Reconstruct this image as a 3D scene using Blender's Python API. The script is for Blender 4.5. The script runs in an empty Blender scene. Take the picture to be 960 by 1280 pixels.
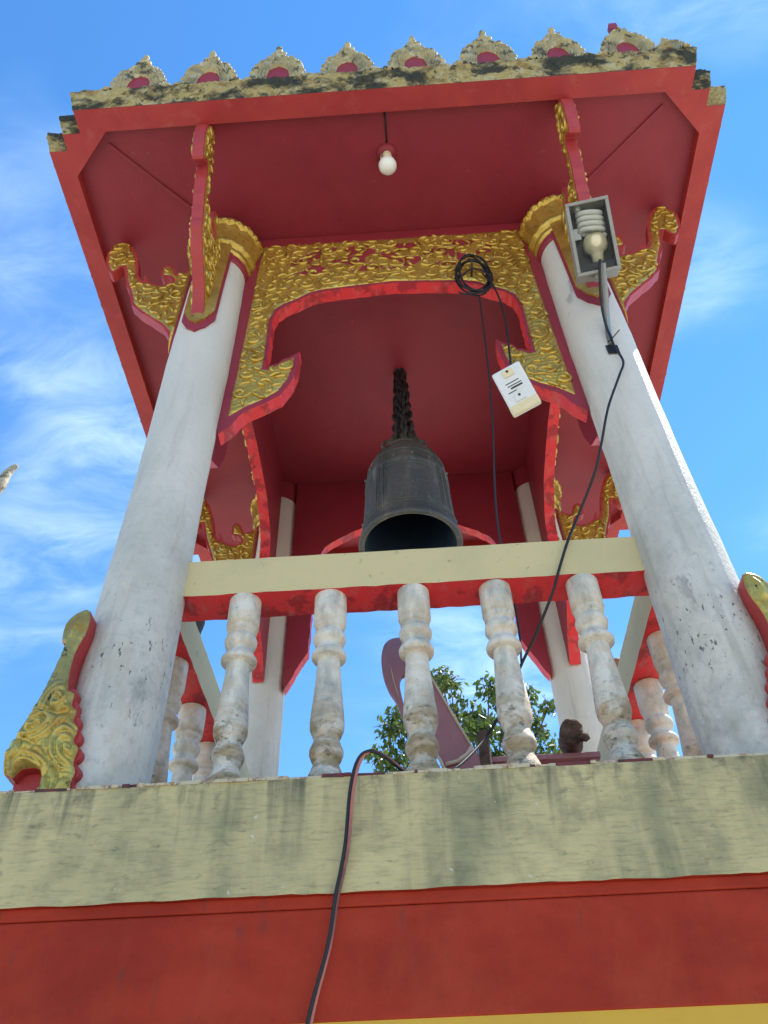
import bpy, bmesh, math, random
import numpy as np
from mathutils import Vector, Matrix
from mathutils.geometry import delaunay_2d_cdt, tessellate_polygon
random.seed(7)
SC = bpy.context.scene
COL = SC.collection
R = math.radians

# ------------------------------------------------------------------ camera, sky, sun, exposure
cam = bpy.data.cameras.new('camera'); cam_o = bpy.data.objects.new('camera', cam); COL.objects.link(cam_o)
yaw, pitch, roll = -0.034786, 0.793198, -0.034272
fw = Vector((math.sin(yaw)*math.cos(pitch), math.cos(yaw)*math.cos(pitch), math.sin(pitch)))
rt = Vector((math.cos(yaw), -math.sin(yaw), 0)); up = rt.cross(fw)
r2 = rt*math.cos(roll)+up*math.sin(roll); u2 = up*math.cos(roll)-rt*math.sin(roll)
M = Matrix((r2, u2, -fw)).transposed().to_4x4(); M.translation = (-0.01514, -3.39302, -1.4354)
cam_o.matrix_world = M
cam.sensor_width = 36; cam.lens = 1021.95/1280*36; cam.clip_start = 0.05; cam.clip_end = 4000
SC.camera = cam_o

SUN = Vector((0.438, 0.234, 0.868)).normalized()
world = bpy.data.worlds.new('World'); SC.world = world; world.use_nodes = True
wn, wl = world.node_tree.nodes, world.node_tree.links
wn.clear()
def N(tree, t, **kw):
    n = tree.nodes.new(t)
    for k, v in kw.items():
        if k == 'inp':
            for a, b in v.items(): n.inputs[a].default_value = b
        else: setattr(n, k, v)
    return n
wt = world.node_tree
sky = N(wt, 'ShaderNodeTexSky', sky_type='NISHITA', sun_disc=False)
sky.sun_elevation = math.asin(SUN.z); sky.sun_rotation = math.atan2(SUN.x, SUN.y)
sky.altitude = 0; sky.air_density = 1.0; sky.dust_density = 0.0; sky.ozone_density = 1.5
geo = N(wt, 'ShaderNodeTexCoord')
sep = N(wt, 'ShaderNodeSeparateXYZ'); wl.new(geo.outputs['Generated'], sep.inputs[0])
def wmath(op, a, b):
    n = N(wt, 'ShaderNodeMath', operation=op)
    for i, x in enumerate((a, b)):
        if isinstance(x, (int, float)): n.inputs[i].default_value = x
        else: wl.new(x, n.inputs[i])
    return n.outputs[0]
zz = wmath('ADD', wmath('MAXIMUM', sep.outputs[2], 0.0), 0.12)
px = wmath('DIVIDE', sep.outputs[0], zz); py = wmath('DIVIDE', sep.outputs[1], zz)
cmb = N(wt, 'ShaderNodeCombineXYZ'); wl.new(px, cmb.inputs[0]); wl.new(py, cmb.inputs[1])
mp = N(wt, 'ShaderNodeMapping'); mp.inputs['Scale'].default_value = (1.0, 1.7, 1); mp.inputs['Rotation'].default_value = (0, 0, 0.5)
mp.inputs['Location'].default_value = (4.37, 2.35, 0)
wl.new(cmb.outputs[0], mp.inputs[0])
n1 = N(wt, 'ShaderNodeTexNoise', inp={'Scale': 1.6, 'Detail': 3.0, 'Roughness': 0.5}); wl.new(mp.outputs[0], n1.inputs['Vector'])
n2 = N(wt, 'ShaderNodeTexNoise', inp={'Scale': 6.0, 'Detail': 9.0, 'Roughness': 0.62, 'Distortion': 0.6}); wl.new(mp.outputs[0], n2.inputs['Vector'])
def wramp(src, lo, hi):
    n = N(wt, 'ShaderNodeMapRange', interpolation_type='SMOOTHSTEP', inp={'From Min': lo, 'From Max': hi}); wl.new(src, n.inputs['Value']); return n.outputs[0]
cm = wmath('MULTIPLY', wmath('MULTIPLY', wramp(n1.outputs[0], 0.47, 0.74), wramp(n2.outputs[0], 0.26, 0.84)), 0.55)
mixc = N(wt, 'ShaderNodeMix', data_type='RGBA'); wl.new(cm, mixc.inputs[0]); hs = N(wt, 'ShaderNodeHueSaturation', inp={'Hue': 0.5, 'Saturation': 1.27, 'Value': 1.03}); wl.new(sky.outputs[0], hs.inputs['Color']); wl.new(hs.outputs[0], mixc.inputs[6])
mixc.inputs[7].default_value = (5.0, 6.1, 7.2, 1)
bg = N(wt, 'ShaderNodeBackground', inp={'Strength': 0.15}); wl.new(mixc.outputs[2], bg.inputs[0])
wo = N(wt, 'ShaderNodeOutputWorld'); wl.new(bg.outputs[0], wo.inputs[0])

sun = bpy.data.lights.new('sun', 'SUN'); sun.energy = 4.6; sun.angle = R(0.5); sun.color = (1.0, 0.95, 0.86)
sun_o = bpy.data.objects.new('sun', sun); COL.objects.link(sun_o)
sun_o.rotation_euler = SUN.to_track_quat('Z', 'Y').to_euler()
SC.view_settings.view_transform = 'Standard'; SC.view_settings.look = 'None'
SC.view_settings.exposure = 0.98; SC.view_settings.gamma = 1.0; SC.view_settings.use_curve_mapping = False
SC.render.engine = 'CYCLES'; SC.cycles.max_bounces = 8; SC.cycles.diffuse_bounces = 5

# ------------------------------------------------------------------ materials
def mat(name, base, rough=0.6, metal=0.0, layers=(), bumps=(), spec=0.4, trans=0.0, coat=0.0, sss=None):
    """layers: (colour, scale, lo, hi, stretch, amount[, zlo, zhi]) noise patches over the base; bumps: (scale, strength, stretch)"""
    m = bpy.data.materials.new(name); m.use_nodes = True
    t = m.node_tree; L = t.links
    b = t.nodes['Principled BSDF']
    b.inputs['Roughness'].default_value = rough; b.inputs['Metallic'].default_value = metal
    b.inputs['Specular IOR Level'].default_value = spec
    if trans: b.inputs['Transmission Weight'].default_value = trans
    if coat: b.inputs['Coat Weight'].default_value = coat
    g = N(t, 'ShaderNodeNewGeometry')
    col = None
    for i, ly in enumerate(layers):
        c, sc, lo, hi, st, am = ly[:6]
        mpn = N(t, 'ShaderNodeMapping'); mpn.inputs['Scale'].default_value = st; mpn.inputs['Location'].default_value = (i*3.7+1.3, i*1.9, i*5.1)
        L.new(g.outputs['Position'], mpn.inputs[0])
        nz = N(t, 'ShaderNodeTexNoise', inp={'Scale': sc, 'Detail': 8.0, 'Roughness': 0.62, 'Distortion': 0.25}); L.new(mpn.outputs[0], nz.inputs['Vector'])
        mr = N(t, 'ShaderNodeMapRange', inp={'From Min': lo, 'From Max': hi, 'To Max': am}); L.new(nz.outputs[0], mr.inputs['Value'])
        fac = mr.outputs[0]
        if len(ly) > 6:
            sp = N(t, 'ShaderNodeSeparateXYZ'); L.new(g.outputs['Position'], sp.inputs[0])
            for (a, bb) in ly[6:]:
                zr = N(t, 'ShaderNodeMapRange', inp={'From Min': a, 'From Max': bb}); L.new(sp.outputs[2], zr.inputs['Value'])
                mu = N(t, 'ShaderNodeMath', operation='MULTIPLY'); L.new(fac, mu.inputs[0]); L.new(zr.outputs[0], mu.inputs[1]); fac = mu.outputs[0]
        mx = N(t, 'ShaderNodeMix', data_type='RGBA'); L.new(fac, mx.inputs[0])
        if col is None: mx.inputs[6].default_value = (*base, 1)
        else: L.new(col, mx.inputs[6])
        mx.inputs[7].default_value = (*c, 1); col = mx.outputs[2]
    if col is None: b.inputs['Base Color'].default_value = (*base, 1)
    else: L.new(col, b.inputs['Base Color'])
    prev = None
    for sc, stn, st in bumps:
        mpn = N(t, 'ShaderNodeMapping'); mpn.inputs['Scale'].default_value = st; L.new(g.outputs['Position'], mpn.inputs[0])
        nz = N(t, 'ShaderNodeTexNoise', inp={'Scale': sc, 'Detail': 6.0, 'Roughness': 0.6}); L.new(mpn.outputs[0], nz.inputs['Vector'])
        bp = N(t, 'ShaderNodeBump', inp={'Strength': stn, 'Distance': 0.02}); L.new(nz.outputs[0], bp.inputs['Height'])
        if prev is not None: L.new(prev, bp.inputs['Normal'])
        prev = bp.outputs[0]
    if prev is not None: L.new(prev, b.inputs['Normal'])
    return m
I3 = (1, 1, 1)
MT = {}
MT['red'] = mat('red_paint', (0.29, 0.025, 0.040), 0.5, layers=[((0.26, 0.030, 0.040), 1.3, .40, .66, I3, .7), ((0.16, 0.011, 0.020), 3, .48, .70, I3, .35), ((0.36, .12, .11), 40, .64, .72, I3, .35)], bumps=[(9, .15, I3), (90, .08, I3)])
MT['redband'] = mat('red_frame_paint', (0.42, 0.045, 0.040), 0.5, layers=[((0.34, 0.03, 0.034), 3, .42, .62, I3, .8), ((0.44, .10, .08), 12, .56, .7, I3, .4)], bumps=[(12, .15, I3)])
MT['redbeam'] = mat('brick_red_paint', (0.37, 0.034, 0.013), 0.7, spec=.2, layers=[((0.26, 0.020, 0.008), 2.5, .42, .62, (1, 1, 2), .85), ((0.40, .06, .025), 7, .50, .74, (1, 1, .5), .4), ((.12, .04, .03), 30, .62, .72, (1, 1, .3), .5), ((.20, .03, .02), 60, .6, .7, I3, .4)], bumps=[(14, .2, (1, 1, .5)), (120, .12, I3)])
MT['redbright'] = mat('bright_red_paint', (0.72, 0.035, 0.040), 0.5, layers=[((0.32, 0.018, 0.026), 8, .51, .57, I3, .8), ((.52, .14, .12), 26, .54, .68, (1, .4, 1), .55), ((.12, .02, .02), 50, .64, .7, I3, .6)], bumps=[(30, .3, I3)])
MT['beige'] = mat('beige_paint', (0.62, 0.49, 0.235), 0.6, layers=[((0.53, 0.43, 0.22), 3, .44, .6, I3, .7), ((.22, .19, .12), 24, .64, .70, I3, .6), ((.54, .49, .30), 50, .5, .7, (1, 1, 3), .4)], bumps=[(20, .15, I3), (140, .12, I3)])
MT['fascia'] = mat('mouldy_beige_plaster', (0.56, 0.46, 0.22), 0.8,
    layers=[((0.34, 0.30, 0.15), 1.7, .42, .64, (1, 1, .7), .8), ((0.15, 0.15, 0.085), 2.6, .52, .70, (1, 1, .5), .8), ((.11, .115, .07), 9, .48, .74, (.7, 1, 1), .6), ((.56, .46, .22), 4.0, .50, .62, (1.8, 1, .12), .65), ((.10, .10, .065), 75, .50, .72, (.22, 1, 1.4), .4), ((.05, .052, .04), 42, .60, .72, (.5, 1, 1), .5), ((.055, .06, .045), 10, .50, .66, (1.5, 1, .14), .75, (-.60, -.38)), ((.055, .055, .045), 16, .54, .66, (1, 1, .6), .7, (-.47, -.36)), ((.62, .58, .48), 30, .69, .71, I3, .7)],
    bumps=[(10, .25, I3), (70, .3, (.25, 1, 2.2))])
MT['white'] = mat('weathered_white_paint', (0.66, 0.61, 0.52), 0.55,
    layers=[((0.42, 0.41, 0.35), 2.0, .42, .64, (1, 1, .6), .75, (2.4, .4)), ((.25, .25, .205), 5, .48, .68, (1, 1, .8), .65, (1.1, -.2)), ((.30, .295, .25), 30, .50, .70, I3, .5, (1.6, 0)), ((.34, .32, .26), 11, .52, .68, (1.6, 1.6, .12), .6, (2.2, .6)), ((.48, .38, .25), 4, .53, .70, (1, 1, .6), .5, (1.2, 0)), ((.045, .045, .05), 60, .615, .64, (1, 1, .45), .85, (.55, .2), (-.2, .1)), ((.20, .20, .18), 3.0, .66, .69, (1, 1, .5), .5)],
    bumps=[(5, .45, I3), (45, .3, I3), (150, .15, I3)])
MT['balu'] = mat('weathered_baluster_paint', (0.72, 0.65, 0.53), 0.65,
    layers=[((.38, .36, .29), 10, .46, .60, (1, 1, .35), .7), ((.30, .19, .065), 8, .42, .56, (1, 1, 2.2), .85, (.10, -.04)), ((.24, .24, .20), 20, .50, .70, (1, 1, .6), .6), ((.06, .055, .04), 34, .54, .66, (1, 1, 1.6), .8, (.16, -.04)), ((.66, .49, .33), 10, .49, .64, (1, 1, 3.5), .6), ((.05, .05, .045), 55, .66, .69, I3, .7)],
    bumps=[(25, .25, I3), (110, .2, I3)])
MT['gold'] = mat('gold_paint', (0.60, 0.40, 0.075), 0.26, metal=0.6, layers=[((.40, .24, .04), 7, .44, .6, I3, .7), ((.68, .52, .16), 24, .52, .66, I3, .6), ((.30, .05, .03), 30, .64, .68, I3, .8)], bumps=[(60, .15, I3)])
MT['goldw'] = mat('weathered_gold_paint', (0.52, 0.39, 0.09), 0.32, metal=0.5, layers=[((.27, .22, .08), 6, .46, .60, I3, .75), ((.42, .22, .03), 10, .52, .62, I3, .75), ((.04, .035, .025), 26, .64, .67, I3, .9)], bumps=[(40, .3, I3)])
MT['goldp'] = mat('pale_gold_plaster', (0.50, 0.41, 0.19), 0.65, layers=[((.27, .235, .13), 9, .44, .58, I3, .85), ((.60, .56, .42), 20, .52, .62, I3, .7), ((.035, .037, .027), 14, .55, .61, I3, .85), ((.42, .26, .08), 16, .55, .65, I3, .6)], bumps=[(40, .7, I3)])
MT['moss'] = mat('mossy_gold_plaster', (0.46, 0.36, 0.14), 0.85, layers=[((.55, .50, .32), 18, .5, .62, I3, .7), ((.24, .14, .045), 12, .52, .62, I3, .7), ((.030, .033, .022), 4.2, .480, .570, (1, 1, 1.4), .96), ((.022, .025, .018), 16, .56, .60, I3, .8), ((.07, .085, .035), 30, .58, .66, I3, .6)], bumps=[(30, 1.0, I3), (100, .6, I3)])
MT['bronze'] = mat('dark_bronze', (0.135, 0.135, 0.112), 0.48, metal=0.45, layers=[((.09, .11, .105), 5, .44, .6, (1, 1, .4), .8), ((.27, .245, .20), 11, .52, .66, (1, 1, .3), .6), ((.16, .09, .05), 22, .58, .68, I3, .5), ((.3, .31, .30), 50, .6, .7, (1, 1, .2), .4)], bumps=[(30, .4, I3), (120, .25, I3)])
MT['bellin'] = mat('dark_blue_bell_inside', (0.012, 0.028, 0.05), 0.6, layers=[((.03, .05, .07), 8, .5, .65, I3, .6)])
MT['iron'] = mat('rusty_chain_iron', (0.06, 0.062, 0.065), 0.6, metal=0.5, layers=[((.10, .06, .04), 40, .5, .7, I3, .7)], bumps=[(90, .4, I3)])
MT['black'] = mat('black_rubber', (0.012, 0.012, 0.013), 0.5)
MT['pinkwire'] = mat('faded_red_wire', (0.42, 0.13, 0.10), 0.45, layers=[((.10, .04, .03), 4, .45, .6, I3, .8)])
MT['palewire'] = mat('pale_wire', (0.5, 0.42, 0.34), 0.5)
MT['grey'] = mat('grey_plastic', (0.30, 0.29, 0.255), 0.5, layers=[((.20, .19, .16), 14, .5, .7, I3, .6)], bumps=[(60, .1, I3)])
MT['dark'] = mat('dark_housing', (0.022, 0.028, 0.036), 0.35, layers=[((.05, .06, .07), 10, .5, .65, I3, .6)])
MT['steel'] = mat('galvanised_pipe', (0.28, 0.28, 0.26), 0.45, metal=0.7, layers=[((.25, .17, .1), 25, .55, .7, I3, .6)])
MT['cfl'] = mat('lamp_tube_white', (0.82, 0.80, 0.72), 0.3)
MT['cream'] = mat('cream_plastic', (0.72, 0.64, 0.42), 0.4, layers=[((.6, .5, .3), 12, .5, .7, I3, .5)])
MT['wplast'] = mat('white_plastic', (0.70, 0.73, 0.74), 0.35, layers=[((.6, .6, .56), 9, .5, .7, I3, .5)])
MT['ink'] = mat('dark_print', (0.03, 0.03, 0.035), 0.6)
MT['glass'] = mat('dusty_glass', (0.97, 0.98, 0.98), 0.0, trans=1.0, spec=.3)
MT['mauve'] = mat('mauve_paint', (0.33, 0.155, 0.18), 0.5, layers=[((.40, .20, .22), 5, .45, .7, I3, .7), ((.13, .05, .06), 20, .6, .75, (1, 1, .3), .6), ((.4, .24, .24), 60, .7, .76, I3, .6)], bumps=[(40, .15, (1, 1, .3))])
MT['pale'] = mat('bare_pale_edge', (0.60, 0.52, 0.40), 0.6, layers=[((.35, .2, .15), 25, .55, .7, I3, .6)])
MT['log'] = mat('weathered_log_wood', (0.13, 0.085, 0.06), 0.85, layers=[((.04, .03, .025), 18, .45, .65, I3, .9), ((.25, .19, .14), 40, .55, .7, I3, .6), ((.22, .11, .06), 12, .55, .7, I3, .5)], bumps=[(40, .9, I3), (130, .5, I3)])
MT['clay'] = mat('brown_clay', (0.30, 0.11, 0.05), 0.7, layers=[((.18, .07, .04), 20, .45, .65, I3, .7)])
MT['dclay'] = mat('dark_clay', (0.05, 0.03, 0.025), 0.6)
MT['yellow'] = mat('ochre_wall_paint', (0.62, 0.35, 0.03), 0.6, layers=[((.55, .30, .03), 4, .4, .7, I3, .7), ((.3, .2, .08), 30, .68, .8, I3, .5)], bumps=[(20, .15, I3)])
MT['chipc'] = mat('chipped_cream_edge', (0.52, 0.44, 0.28), 0.7, layers=[((.25, .1, .07), 30, .5, .6, I3, .7)], bumps=[(60, .4, I3)])
MT['chipr'] = mat('chipped_maroon_edge', (0.15, 0.03, 0.03), 0.7, layers=[((.05, .03, .03), 30, .5, .6, I3, .8)], bumps=[(60, .4, I3)])
MT['leaf'] = mat('leaf_green', (0.045, 0.085, 0.018), 0.34, layers=[((.12, .15, .03), 3.0, .46, .60, I3, .8), ((.022, .05, .016), 9, .48, .6, I3, .8)])
MT['bark'] = mat('bark', (0.13, 0.095, 0.07), 0.9, layers=[((.06, .045, .035), 14, .45, .65, (1, 1, .3), .8)], bumps=[(30, .8, (1, 1, .3))])
MT['palebark'] = mat('pale_bark', (0.48, 0.42, 0.30), 0.8, layers=[((.12, .12, .07), 10, .52, .6, I3, .9)], bumps=[(30, .5, I3)])
MT['ground'] = mat('sandy_concrete', (0.42, 0.38, 0.31), 0.9, layers=[((.30, .27, .22), .8, .4, .7, I3, .8), ((.48, .43, .36), 5, .5, .75, I3, .6)], bumps=[(20, .4, I3)])
MT['tile'] = mat('red_roof_tile', (0.36, 0.06, 0.04), 0.6, layers=[((.22, .05, .035), 4, .4, .7, I3, .8)], bumps=[(20, .4, (1, 1, 4))])
_t = MT['glass'].node_tree; _tp = N(_t, 'ShaderNodeBsdfTransparent', inp={'Color': (.93, .95, .95, 1)}); _gl = N(_t, 'ShaderNodeBsdfGlossy', inp={'Roughness': .05}); _fr = N(_t, 'ShaderNodeFresnel', inp={'IOR': 1.25}); _mx = N(_t, 'ShaderNodeMixShader')
_t.links.new(_fr.outputs[0], _mx.inputs[0]); _t.links.new(_tp.outputs[0], _mx.inputs[1]); _t.links.new(_gl.outputs[0], _mx.inputs[2]); _t.links.new(_mx.outputs[0], _t.nodes['Material Output'].inputs['Surface'])
# leaves let some light through
_b = MT['leaf'].node_tree.nodes['Principled BSDF']
_t = MT['leaf'].node_tree; _tr = N(_t, 'ShaderNodeBsdfTranslucent', inp={'Color': (.16, .24, .03, 1)}); _mx = N(_t, 'ShaderNodeMixShader', inp={0: .28})
_o = _t.nodes['Material Output']; _t.links.new(_b.outputs[0], _mx.inputs[1]); _t.links.new(_tr.outputs[0], _mx.inputs[2]); _t.links.new(_mx.outputs[0], _o.inputs['Surface'])

# ------------------------------------------------------------------ mesh helpers
class MB:
    def __init__(s): s.v = []; s.f = []; s.m = []; s.sm = []
    def add(s, vs, fs, mi=0, smooth=False):
        o = len(s.v); s.v += [tuple(map(float, p)) for p in vs]
        for f in fs: s.f.append([i+o for i in f]); s.m.append(mi); s.sm.append(smooth)
        return s
    def box(s, a, b, mi=0, side=None):
        x0, y0, z0 = a; x1, y1, z1 = b
        vs = [(x0,y0,z0),(x1,y0,z0),(x1,y1,z0),(x0,y1,z0),(x0,y0,z1),(x1,y0,z1),(x1,y1,z1),(x0,y1,z1)]
        fs = [(3,2,1,0),(4,5,6,7),(0,1,5,4),(1,2,6,5),(2,3,7,6),(3,0,4,7)]
        s.add(vs, fs[:1], mi if side is None else side); o = len(s.v)-8
        for f in fs[1:]: s.f.append([i+o for i in f]); s.m.append(mi); s.sm.append(False)
        return s
    def lathe(s, prof, n=32, mi=0, c=(0, 0, 0), smooth=True, fn=None, mfn=None):
        o = len(s.v)
        for j, (r, z) in enumerate(prof):
            for i in range(n):
                a = 2*math.pi*i/n; rr = r if fn is None else fn(r, z, a, j)
                s.v.append((c[0]+rr*math.cos(a), c[1]+rr*math.sin(a), c[2]+z))
        for j in range(len(prof)-1):
            for i in range(n):
                k = (i+1) % n
                s.f.append([o+j*n+i, o+j*n+k, o+(j+1)*n+k, o+(j+1)*n+i]); s.m.append(mi if mfn is None else mfn(j)); s.sm.append(smooth)
        return s
    def tube(s, pts, rad, n=8, mi=0, closed=False, caps=True):
        P = [Vector(p) for p in pts]; o = len(s.v); K = len(P)
        rs = rad if isinstance(rad, (list, tuple)) else [rad]*K
        prev = None
        for i, p in enumerate(P):
            a = P[(i-1) % K] if (closed or i) else p; b = P[(i+1) % K] if (closed or i < K-1) else p
            t = (b-a).normalized() if (b-a).length > 1e-9 else Vector((0, 0, 1))
            if prev is None:
                q = Vector((0, 0, 1)) if abs(t.z) < .9 else Vector((1, 0, 0)); prev = (q-t*q.dot(t)).normalized()
            prev = (prev-t*prev.dot(t)).normalized(); w = t.cross(prev)
            for k in range(n):
                an = 2*math.pi*k/n; s.v.append(tuple(p+(prev*math.cos(an)+w*math.sin(an))*rs[i]))
        for i in range(K if closed else K-1):
            j = (i+1) % K
            for k in range(n):
                l = (k+1) % n; s.f.append([o+i*n+k, o+i*n+l, o+j*n+l, o+j*n+k]); s.m.append(mi); s.sm.append(True)
        if caps and not closed:
            s.f.append([o+k for k in range(n)][::-1]); s.f.append([o+(K-1)*n+k for k in range(n)]); s.m += [mi, mi]; s.sm += [False, False]
        return s
    def prism(s, poly, O, U, V, W, t0, t1, mi=0, me=None):
        """polygon (u,v) in frame O,U,V extruded along W from t0 to t1; me: material of the edge faces"""
        O, U, V, W = map(Vector, (O, U, V, W)); n = len(poly); o = len(s.v); me = mi if me is None else me
        for t in (t0, t1):
            for (u, v) in poly: s.v.append(tuple(O+U*u+V*v+W*t))
        tri = tessellate_polygon([[Vector((u, v, 0)) for u, v in poly]])
        for t in tri:
            s.f.append([o+i for i in t]); s.m.append(mi); s.sm.append(False)
            s.f.append([o+n+i for i in t[::-1]]); s.m.append(mi); s.sm.append(False)
        for i in range(n):
            j = (i+1) % n; s.f.append([o+i, o+j, o+n+j, o+n+i]); s.m.append(me); s.sm.append(False)
        return s
    def mesh(s, name, mats, recalc=True):
        me = bpy.data.meshes.new(name); me.from_pydata(s.v, [], s.f)
        for m in mats: me.materials.append(MT[m])
        me.polygons.foreach_set('material_index', s.m); me.polygons.foreach_set('use_smooth', s.sm)
        if recalc:
            bm = bmesh.new(); bm.from_mesh(me); bmesh.ops.recalc_face_normals(bm, faces=bm.faces); bm.to_mesh(me); bm.free()
        me.update(); return me
    def build(s, name, mats, parent=None, recalc=True, bevel=0):
        if isinstance(mats, str): mats = [mats]
        return link(name, s.mesh(name, mats, recalc), parent, bevel)
def link(name, me, parent=None, bevel=0, loc=None, rz=None):
    o = bpy.data.objects.new(name, me); COL.objects.link(o)
    if parent: o.parent = parent
    if loc: o.location = loc
    if rz is not None: o.rotation_euler.z = rz
    if bevel:
        b = o.modifiers.new('bevel', 'BEVEL'); b.width = bevel; b.segments = 2; b.limit_method = 'ANGLE'
    return o
def empty(name, loc=(0, 0, 0), parent=None):
    o = bpy.data.objects.new(name, None); COL.objects.link(o); o.location = loc; o.empty_display_size = .1
    if parent: o.parent = parent
    return o
def tag(o, label=None, cat=None, group=None, kind=None):
    if label: o['label'] = label
    if cat: o['category'] = cat
    if group: o['group'] = group
    if kind: o['kind'] = kind
    return o
def smooth(pts, k=6, closed=False):
    """Catmull-Rom"""
    P = [Vector(p) for p in pts]; n = len(P); out = []
    for i in range(n if closed else n-1):
        p0 = P[(i-1) % n] if closed or i else P[0]; p1 = P[i]; p2 = P[(i+1) % n]; p3 = P[(i+2) % n] if closed or i+2 < n else P[-1]
        for j in range(k):
            t = j/k; out.append(.5*((2*p1)+(p2-p0)*t+(2*p0-5*p1+4*p2-p3)*t*t+(3*p1-p0-3*p2+p3)*t**3))
    if not closed: out.append(P[-1])
    return out
def smooth2(pts, k=4): return [(p.x, p.y) for p in smooth([(a, b, 0) for a, b in pts], k, True)]
def area2(p): return sum(p[i][0]*p[(i+1) % len(p)][1]-p[(i+1) % len(p)][0]*p[i][1] for i in range(len(p)))/2
def inset(poly, d):
    if area2(poly) < 0: poly = poly[::-1]
    n = len(poly); out = []
    for i in range(n):
        a, b, c = Vector(poly[i-1]), Vector(poly[i]), Vector(poly[(i+1) % n])
        e1 = (b-a).normalized() if (b-a).length > 1e-9 else Vector((1, 0)); e2 = (c-b).normalized() if (c-b).length > 1e-9 else e1
        m = Vector((-e1.y-e2.y, e1.x+e2.x)); m = m.normalized() if m.length > 1e-6 else Vector((-e1.y, e1.x))
        k = max(.5, m.dot(Vector((-e1.y, e1.x)))); p = b+m*(d/k); out.append((p.x, p.y))
    return out
def densify(poly, step):
    out = []
    for i in range(len(poly)):
        a = Vector(poly[i]); b = Vector(poly[(i+1) % len(poly)]); k = max(1, int((b-a).length/step))
        for j in range(k): p = a.lerp(b, j/k); out.append((p.x, p.y))
    return out
def inside(poly, X, Y):
    P = np.array(poly); r = np.zeros(X.shape, bool); j = len(P)-1
    for i in range(len(P)):
        xi, yi = P[i]; xj, yj = P[j]
        with np.errstate(divide='ignore', invalid='ignore'):
            r ^= ((yi > Y) != (yj > Y)) & (X < (xj-xi)*(Y-yi)/(yj-yi)+xi)
        j = i
    return r
def edge_dist(poly, X, Y):
    P = np.array(poly); D = np.full(X.shape, 9.0)
    for i in range(len(P)):
        a = P[i-1]; b = P[i]; ab = b-a; l2 = max(ab@ab, 1e-12)
        t = np.clip(((X-a[0])*ab[0]+(Y-a[1])*ab[1])/l2, 0, 1)
        D = np.minimum(D, np.hypot(X-a[0]-t*ab[0], Y-a[1]-t*ab[1]))
    return D
def scroll_height(X, Y, seed, spacing, lam):
    """curled flame-scroll relief: every point belongs to the nearest curl, which is a spiral of ridges round a boss"""
    rng = np.random.default_rng(seed)
    x0, x1, y0, y1 = X.min(), X.max(), Y.min(), Y.max()
    gx, gy = np.meshgrid(np.arange(x0-spacing, x1+spacing, spacing), np.arange(y0-spacing, y1+spacing, spacing))
    cx = (gx+rng.uniform(-.38, .38, gx.shape)*spacing).ravel(); cy = (gy+rng.uniform(-.38, .38, gy.shape)*spacing).ravel()
    sg = rng.choice([-1, 1], cx.size); ph = rng.uniform(0, 6.28, cx.size); el = rng.uniform(0, 3.14, cx.size)
    dx = X[:, None]-cx; dy = Y[:, None]-cy
    ux = dx*np.cos(el)+dy*np.sin(el); uy = (-dx*np.sin(el)+dy*np.cos(el))*1.75
    D = np.hypot(ux, uy); idx = np.argpartition(D, 2, 1)[:, :3]; ii = np.argsort(np.take_along_axis(D, idx, 1), 1); idx = np.take_along_axis(idx, ii, 1)
    ar = np.arange(len(X)); i0 = idx[:, 0]; d1 = D[ar, i0]; d2 = D[ar, idx[:, 1]]
    th = np.arctan2(uy[ar, i0], ux[ar, i0])
    h = .5+.5*np.cos(2*np.pi*d1/lam-sg[i0]*th*1.0+ph[i0]); h = h**.6
    e = np.clip((d2-d1)/(.16*spacing), 0, 1); e = e*e*(3-2*e)
    return e*(.25+.75*h)*np.clip(1.25-.75*d1/spacing, .3, 1.3)
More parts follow.
